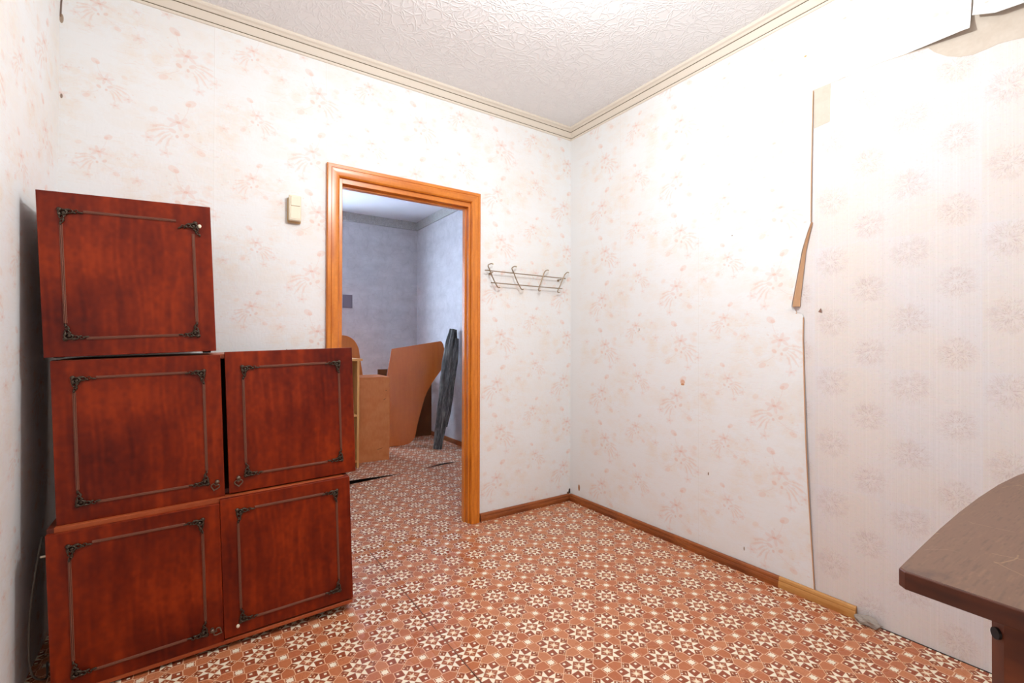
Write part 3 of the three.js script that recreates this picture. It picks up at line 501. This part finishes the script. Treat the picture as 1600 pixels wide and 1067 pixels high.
{
  const roll = 2.0 * deg, at = (cx, cy, h, z, r = roll) => [cx + Math.sin(r) * h / 2, cy - Math.cos(r) * h / 2, z];
  // bottom
  const hb = 0.50, posB = at(-2.038, 0.2655, hb, 0.54);
  cabinet({ label: 'low two-door mahogany cabinet on the floor, bottom of the stack', at: posB, roll, w: 0.872, h: hb, depth: 0.40,
    doors: [
      { box: [-0.2175, 0.2505, 0.432, 0.473], grain: [0.11, 0.2], rodH, rodV, skew: -0.01, knob: [0.183, -0.183], tilt: 1.0 },
      { box: [0.2165, 0.2595, 0.434, 0.479], grain: [0.43, 0.51], rodH, rodV, skew: -0.006, stud: [-0.176, -0.207] }],
    plinth: (c) => {
      const [ox, oy] = posB, toLocal = (x, y) => { const a = x - ox, b = y - oy; return [a * Math.cos(roll) + b * Math.sin(roll), -a * Math.sin(roll) + b * Math.cos(roll)]; };
      const top = (lx) => [lx, 0.0005], f = (lx) => { const x = ox + lx * Math.cos(roll); return toLocal(x, 0.0003); };
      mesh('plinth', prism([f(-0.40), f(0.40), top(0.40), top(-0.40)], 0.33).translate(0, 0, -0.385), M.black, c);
      mesh('base_strip', rbox(-0.4325, 0.4325, 0.0005, 0.0135, -0.0178, -0.0015, 0.0012), M.mahoganyTop, c);
      mesh('peg', clean(new THREE.CylinderGeometry(0.003, 0.003, 0.016, 10).rotateZ(Math.PI / 2).translate(-w2(0.872) - 0.006, 0.42, -0.03)), M.ivory, c);
    } });
  // middle
  const hm = 0.492, posM = at(-2.03, 0.7655, hm, 0.503);
  cabinet({ label: 'two-door mahogany cabinet with heart-shaped handles, middle of the stack', at: posM, roll, w: 0.888, h: hm, depth: 0.40,
    doors: [
      { box: [-0.2245, 0.243, 0.432, 0.494], grain: [0.27, 0.05], rodH, rodV, skew: -0.004, knob: [0.194, -0.19], tilt: -0.35 },
      { box: [0.2235, 0.2505, 0.438, 0.498], grain: [0.02, 0.33], rodH, rodV, skew: 0.004, knob: [-0.19, -0.196] }] });
  // top
  const rt = 2.45 * deg, ht = 0.488, posT = at(-2.286, 1.2615, ht, 0.503, rt);
  cabinet({ label: 'single-door mahogany cabinet on the left end of the stack, topmost', at: posT, roll: rt, w: 0.432, h: ht, depth: 0.40,
    doors: [{ box: [0, 0.2445, 0.434, 0.496], grain: [0.36, 0.12], rodH, rodV, skew: -0.012, crooked: true, stud: [0.184, 0.178] }],
    plinth: (c) => { for (const x of [-0.19, 0.19]) mesh('foot', rbox(x - 0.012, x + 0.012, x > 0 ? -0.0095 : -0.0055, 0.0005, -0.06, -0.03), M.black, c); for (const x of [-0.19, 0.19]) mesh('foot', rbox(x - 0.012, x + 0.012, x > 0 ? -0.0095 : -0.0055, 0.0005, -0.37, -0.34), M.black, c); } });
}
function w2(w) { return w / 2; }

// ------------------------------------------------------------------ light switch
{
  const s = thing('light_switch', 'cream surface-mounted light switch on the floral wall left of the doorway', 'switch', [-1.733, 1.617, 0]);
  mesh('mounting_box', rbox(-0.030, 0.030, 0, 0.120, 0.0, 0.018, 0.008), M.ivoryDark, s);
  mesh('cover', rbox(-0.026, 0.027, 0.008, 0.128, 0.016, 0.038, 0.006), M.ivory, s);
  mesh('rocker', rbox(-0.019, 0.0225, 0.076, 0.122, 0.036, 0.042, 0.003), M.ivory, s).rotation.x = 0;
  mesh('blank_plate', rbox(-0.019, 0.0225, 0.016, 0.071, 0.036, 0.0395, 0.002), M.ivory, s);
}
// ------------------------------------------------------------------ wire coat rack
{
  const c = thing('coat_rack', 'wire coat rack with four hooks on the wall right of the doorway', 'coat rack', [-0.385, 1.40, 0]), o = (x, y, z) => [x + 0.385, y - 1.40, z];
  mesh('rail', tube([o(-0.698, 1.487, 0.034), o(-0.38, 1.487, 0.034), o(-0.076, 1.487, 0.034)], 0.0032), M.steel, c);
  mesh('rail', tube([o(-0.655, 1.417, 0.034), o(-0.38, 1.417, 0.034), o(-0.105, 1.418, 0.034)], 0.0032), M.steel, c);
  for (const [top, bot] of [[-0.684, -0.617], [-0.514, -0.444], [-0.261, -0.309], [-0.09, -0.152]]) {
    const m = (t) => top + (bot - top) * t;
    const h = mesh('hook', tube([o(top + 0.043, 1.530, 0.030), o(top + 0.02, 1.527, 0.044), o(top, 1.514, 0.047), o(m(0.25), 1.484, 0.043), o(m(0.6), 1.438, 0.041), o(m(0.98), 1.397, 0.043), o(bot + 0.012, 1.390, 0.036), o(bot + 0.028, 1.393, 0.028)], 0.0034, 50, 8), M.steel, c);
    mesh('tip', join([ball(...o(top + 0.045, 1.531, 0.028), 0.0055)]), M.ivory, h); mesh('tip', join([ball(...o(bot + 0.03, 1.394, 0.027), 0.005)]), M.ivory, h);
  }
  for (const x of [-0.645, -0.113]) mesh('bracket', join([clean(new THREE.CylinderGeometry(0.004, 0.004, 0.034, 10).rotateX(Math.PI / 2).translate(...o(x, 1.478, 0.017))), clean(new THREE.CylinderGeometry(0.008, 0.008, 0.004, 16).rotateX(Math.PI / 2).translate(...o(x, 1.474, 0.0025)))]), M.steel, c);
}
// ------------------------------------------------------------------ table
{
  const t = thing('table', 'worn brown wooden table standing at the right with scratched top', 'table', [-0.85, 0, 2.52]), o = ([x, z]) => [x + 0.85, -(z - 2.52)];
  const pts = [[-1.312, 2.193], [-1.2, 2.186], [-1.08, 2.179], [-0.947, 2.1735], [-0.8, 2.170], [-0.641, 2.170], [-0.5, 2.176], [-0.43, 2.183], [-0.40, 2.196], [-0.385, 2.23], [-0.37, 2.55], [-0.385, 2.82], [-0.42, 2.85], [-1.33, 2.85], [-1.345, 2.835], [-1.331, 2.4], [-1.32, 2.202]].map(o);
  const s = new THREE.Shape(pts.map((p) => new THREE.Vector2(...p)));
  const g = new THREE.ExtrudeGeometry(s, { depth: 0.021, bevelEnabled: true, bevelSize: 0.002, bevelThickness: 0.002, bevelSegments: 2, bevelOffset: -0.002 }).rotateX(-Math.PI / 2).translate(0, 0.717, 0);
  const top = mesh('table_top', uvMetres(new THREE.ExtrudeGeometry(s, { depth: 0.0006, bevelEnabled: false, bevelSize: 0 }).rotateX(-Math.PI / 2).scale(0.996, 1, 0.996).translate(0, 0.7398, 0)), M.tableTop, t);
  mesh('edge_board', uvMetres(g), M.tableEdge, t);
  const leg = () => { const c = 0.014, a = 0.031; return prism([[-a + c, -a], [a - c, -a], [a, -a + c], [a, a - c], [a - c, a], [-a + c, a], [-a, a - c], [-a, -a + c]], 0.7155, 0.0).rotateX(-Math.PI / 2); };
  for (const [x, z] of [[-1.22, 2.302], [-0.48, 2.29], [-1.24, 2.74], [-0.48, 2.74]]) { const l = mesh('leg', leg(), M.tableLeg, t); l.position.set(x + 0.85, 0.0005, z - 2.52); if (x === -1.22) mesh('bolt', clean(new THREE.CylinderGeometry(0.0075, 0.0075, 0.006, 16).rotateZ(Math.PI / 2).rotateY(-Math.PI / 4).translate(-0.0243, 0.668, -0.0243)), M.black, l); }
  for (const [x0, x1, z0, z1] of [[-1.19, -0.51, 2.295, 2.315], [-1.21, -0.51, 2.73, 2.75], [-0.49, -0.47, 2.33, 2.70]]) mesh('apron', rbox(x0 + 0.85, x1 + 0.85, 0.63, 0.7155, z0 - 2.52, z1 - 2.52), M.tableLeg, t);
}
// ------------------------------------------------------------------ in the back room
function outlined(pts2, thick, origin, xAxis, up) {  // an outlined panel: pts in the panel's own metres
  const g = prism(pts2, thick, 0.0012).translate(0, 0, -thick); const z = new THREE.Vector3().crossVectors(xAxis, up).normalize();
  return { g, m: new THREE.Matrix4().makeBasis(xAxis.clone().normalize(), up.clone().normalize(), z).setPosition(...origin) };
}
{ // curved desk panel leaning back
  const n = new THREE.Vector3(-0.15, 0.12, 1).normalize(), xA = new THREE.Vector3(1, 0, 0.15).normalize(), up = new THREE.Vector3().crossVectors(n, xA).normalize(), org = new THREE.Vector3(-0.3, 0.004, -2.2255);
  const raw = [[-0.403, 0.999, -2.36], [-0.215, 1.033, -2.336], [-0.022, 1.061, -2.311], [0.122, 1.083, -2.29], [0.14, 1.07, -2.287], [0.154, 1.034, -2.281], [0.168, 0.95, -2.268], [0.166, 0.852, -2.256], [0.115, 0.769, -2.254], [0.015, 0.642, -2.255], [-0.068, 0.503, -2.25], [-0.13, 0.325, -2.239], [-0.17, 0.195, -2.229], [-0.194, 0.099, -2.221], [-0.225, 0.045, -2.22], [-0.29, 0.012, -2.228], [-0.38, 0.004, -2.24], [-0.515, 0.004, -2.258], [-0.505, 0.35, -2.3], [-0.465, 0.703, -2.334], [-0.433, 0.867, -2.349]];
  const p2 = raw.map((p) => { const v = new THREE.Vector3(...p).sub(org); return [v.dot(xA), v.dot(up)]; });
  const t = thing('desk_panel', 'large curved orange-brown desk panel leaning in the back room corner', 'panel', [0, 0, 0]);
  t.position.copy(org); t.quaternion.setFromRotationMatrix(new THREE.Matrix4().makeBasis(xA, up, n));
  const curve = new THREE.Shape(); const v2 = p2.map((p) => new THREE.Vector2(...p)); curve.moveTo(v2[0].x, v2[0].y); curve.lineTo(v2[3].x, v2[3].y); curve.splineThru(v2.slice(4, 18)); curve.lineTo(v2[18].x, v2[18].y); curve.lineTo(v2[19].x, v2[19].y); curve.lineTo(v2[0].x, v2[0].y);
  const ex = (d, b) => new THREE.ExtrudeGeometry(curve, { depth: d, bevelEnabled: b > 0, bevelSize: b, bevelThickness: b, bevelSegments: 2, bevelOffset: -b, curveSegments: 12 });
  mesh('laminate_face', uvMetres(ex(0.0006, 0).translate(0, 0, -0.0006)), M.laminate, t);
  mesh('core_board', uvMetres(ex(0.016, 0.001).translate(0, 0, -0.0182)), M.laminateEdge, t);
}
{ // tan upright box
  const t = thing('box_unit', 'plain tan upright box with a pale top, beside the curved panel', 'box', [-0.774, 0, -1.94]);
  t.rotation.y = -0.03;
  mesh('front_panel', rbox(-0.141, 0.141, 0.0005, 0.738, 0.166, 0.182, 0.002), M.tan, t);
  mesh('side_panel', rbox(-0.141, -0.125, 0.0005, 0.738, -0.18, 0.166, 0.002), M.tan, t); mesh('side_panel', rbox(0.125, 0.141, 0.0005, 0.738, -0.18, 0.166, 0.002), M.tan, t);
  mesh('back_panel', rbox(-0.125, 0.125, 0.0005, 0.738, -0.18, -0.166, 0.002), M.tan, t);
  mesh('top_panel', rbox(-0.141, 0.141, 0.738, 0.753, -0.18, 0.182, 0.002), M.tan, t);
  for (const [x, y, w, r] of [[0.055, 0.107, 0.06, 0.35], [0.095, 0.55, 0.03, 0.6], [0.11, 0.63, 0.02, -0.3]]) mesh('scuff', prism([[-w / 2, -0.001], [-w * 0.1, -0.0035], [w * 0.2, -0.001], [w / 2, 0.002], [w * 0.15, 0.0035], [-w * 0.2, 0.0015]], 0.0004).rotateZ(r * 0.5).translate(x, y, 0.182), M.darkWood, t);
}
{ // open shelf unit
  const t = thing('shelf_unit', 'low open wooden shelf unit half hidden behind the cabinet stack', 'shelf', [-1.237, 0, -1.60]);
  t.rotation.y = -0.02;
  for (const [n, x0, x1, y0, y1, z0, z1] of [['side_panel', 0.262, 0.28, 0.0005, 0.905, -0.30, 0], ['side_panel', -0.28, -0.262, 0.0005, 0.905, -0.30, 0], ['top_panel', -0.285, 0.305, 0.9055, 0.9235, -0.31, 0.005], ['shelf', -0.262, 0.262, 0.435, 0.453, -0.29, -0.005], ['shelf', -0.262, 0.262, 0.05, 0.068, -0.29, -0.005]]) mesh(n, rbox(x0, x1, y0, y1, z0, z1, 0.0015), M.paleWood, t);
  mesh('back_panel', box(-0.262, 0.262, 0.0005, 0.905, -0.30, -0.294), std({ color: 0x5a3414, roughness: 0.8 }), t);
}
{ // panel with a rounded corner behind the shelf
  const t = thing('rounded_panel', 'orange panel with one rounded top corner standing behind the shelf unit', 'panel', [-1.15, 0, -2.3]);
  const s = new THREE.Shape(); s.moveTo(-0.3, 0.0008); s.lineTo(-0.3, 1.13); s.lineTo(0.22, 1.134); s.bezierCurveTo(0.33, 1.13, 0.365, 1.06, 0.385, 1.0); s.lineTo(0.432, 0.70); s.lineTo(0.47, 0.0008);
  mesh('board', uvMetres(new THREE.ExtrudeGeometry(s, { depth: 0.016, bevelEnabled: true, bevelSize: 0.001, bevelThickness: 0.001, bevelSegments: 1, curveSegments: 14, bevelOffset: -0.001 })), M.panelOrange, t);
  mesh('stand_foot', rbox(-0.25, -0.2, 0.0008, 0.06, -0.12, 0.14), M.panelOrange, t);
}
{
  const t = thing('brown_panel', 'low dark brown panel standing behind the large curved panel', 'panel', [-0.15, 0, -2.62]);
  mesh('board', rbox(-0.315, 0.315, 0.0016, 0.775, -0.009, 0.009, 0.002), M.darkWood, t); mesh('batten', rbox(-0.28, 0.28, 0.0016, 0.06, -0.034, -0.0095, 0.002), M.darkWood, t);
}
{ // dark wrapped bundle leaning on the right wall
  const t = thing('wrapped_pole', 'tall dark grey wrapped bundle leaning against the right wall', 'bundle', [-0.07, 0, -1.90]);
  const a = new THREE.Vector3(-0.015, 0.0, -0.01), b = new THREE.Vector3(0.183, 1.205, -0.07);
  const lump = (p0, p1, prof, seed, flat) => {
    const g = new THREE.CylinderGeometry(1, 1, 1, 26, 44), p = g.attributes.position, d = p1.clone().sub(p0), ax = d.clone().normalize(), ex = new THREE.Vector3(0, 0, 1), ey = new THREE.Vector3().crossVectors(ax, ex).normalize();
    for (let i = 0; i < p.count; i++) {
      const v = p.getY(i) + 0.5, an = Math.atan2(p.getZ(i), p.getX(i)), rr = Math.hypot(p.getX(i), p.getZ(i));
      const k = Math.min(prof.length - 1.001, v * (prof.length - 1)), r0 = prof[Math.floor(k)], r1 = prof[Math.floor(k) + 1], R = (r0 + (r1 - r0) * (k % 1)) * (1 + 0.14 * Math.sin(an * 4 + v * 3 + seed) + 0.07 * Math.sin(an * 7 - v * 6) + 0.03 * Math.sin(v * 34 + an * 2)) * rr;
      const q = p0.clone().addScaledVector(d, v).addScaledVector(ex, Math.cos(an) * R * flat).addScaledVector(ey, Math.sin(an) * R); p.setXYZ(i, q.x, Math.max(q.y, 0.001), q.z);
    }
    g.computeVertexNormals(); return clean(g);
  };
  mesh('wrap', lump(a, b, [0.046, 0.052, 0.056, 0.058, 0.06, 0.062, 0.062, 0.060, 0.058, 0.050, 0.034], 0, 0.9), M.blackWrap, t);
  mesh('wrap', lump(new THREE.Vector3(0.055, 0.22, 0.02), new THREE.Vector3(0.2, 1.11, -0.02), [0.018, 0.03, 0.034, 0.034, 0.036, 0.034, 0.018], 2, 0.9), M.blackWrap, t);
}
{
  const t = thing('wall_plate', 'small dark square plate on the far wall beside the door frame', 'wall plate', [-0.665, 1.46, ZB]);
  mesh('plate', rbox(-0.055, 0.055, 0, 0.15, 0.0002, 0.008, 0.003), std({ color: 0x7d7480, roughness: 0.7 }), t);
}
// ------------------------------------------------------------------ small litter
{
  const g = new THREE.IcosahedronGeometry(0.022, 2), p = g.attributes.position, r = rngOf(3), seen = new Map();
  for (let i = 0; i < p.count; i++) { const k = [p.getX(i), p.getY(i), p.getZ(i)].map((v) => v.toFixed(4)).join(); if (!seen.has(k)) seen.set(k, 0.65 + r() * 0.6); const s = seen.get(k); p.setXYZ(i, p.getX(i) * s * 0.8, Math.max(p.getY(i) * s * 0.9, -0.0135), p.getZ(i) * s * 1.8); }
  g.computeVertexNormals(); const m = mesh('paper_scrap', uvMetres(g), std({ color: 0xa79c92, roughness: 0.9 })); m.position.set(-0.026, 0.0145, 1.712);
  m.userData = { label: 'crumpled grey paper scrap on the floor at the end of the skirting', category: 'scrap' };
}
{
  const m = mesh('cable', tube([[-2.515, 0.004, 0.30], [-2.5, 0.004, 0.40], [-2.52, 0.05, 0.45], [-2.53, 0.2, 0.44], [-2.52, 0.36, 0.42], [-2.515, 0.44, 0.38]], 0.0028, 40, 8), std({ color: 0x6d655c, roughness: 0.6 }));
  m.userData = { label: 'thin grey cable hanging between the cabinet stack and the left wall', category: 'cable' };
}
scene.traverse((o) => { if (o.isMesh) { o.castShadow = true; o.receiveShadow = true; } });
renderer.render(scene, camera);
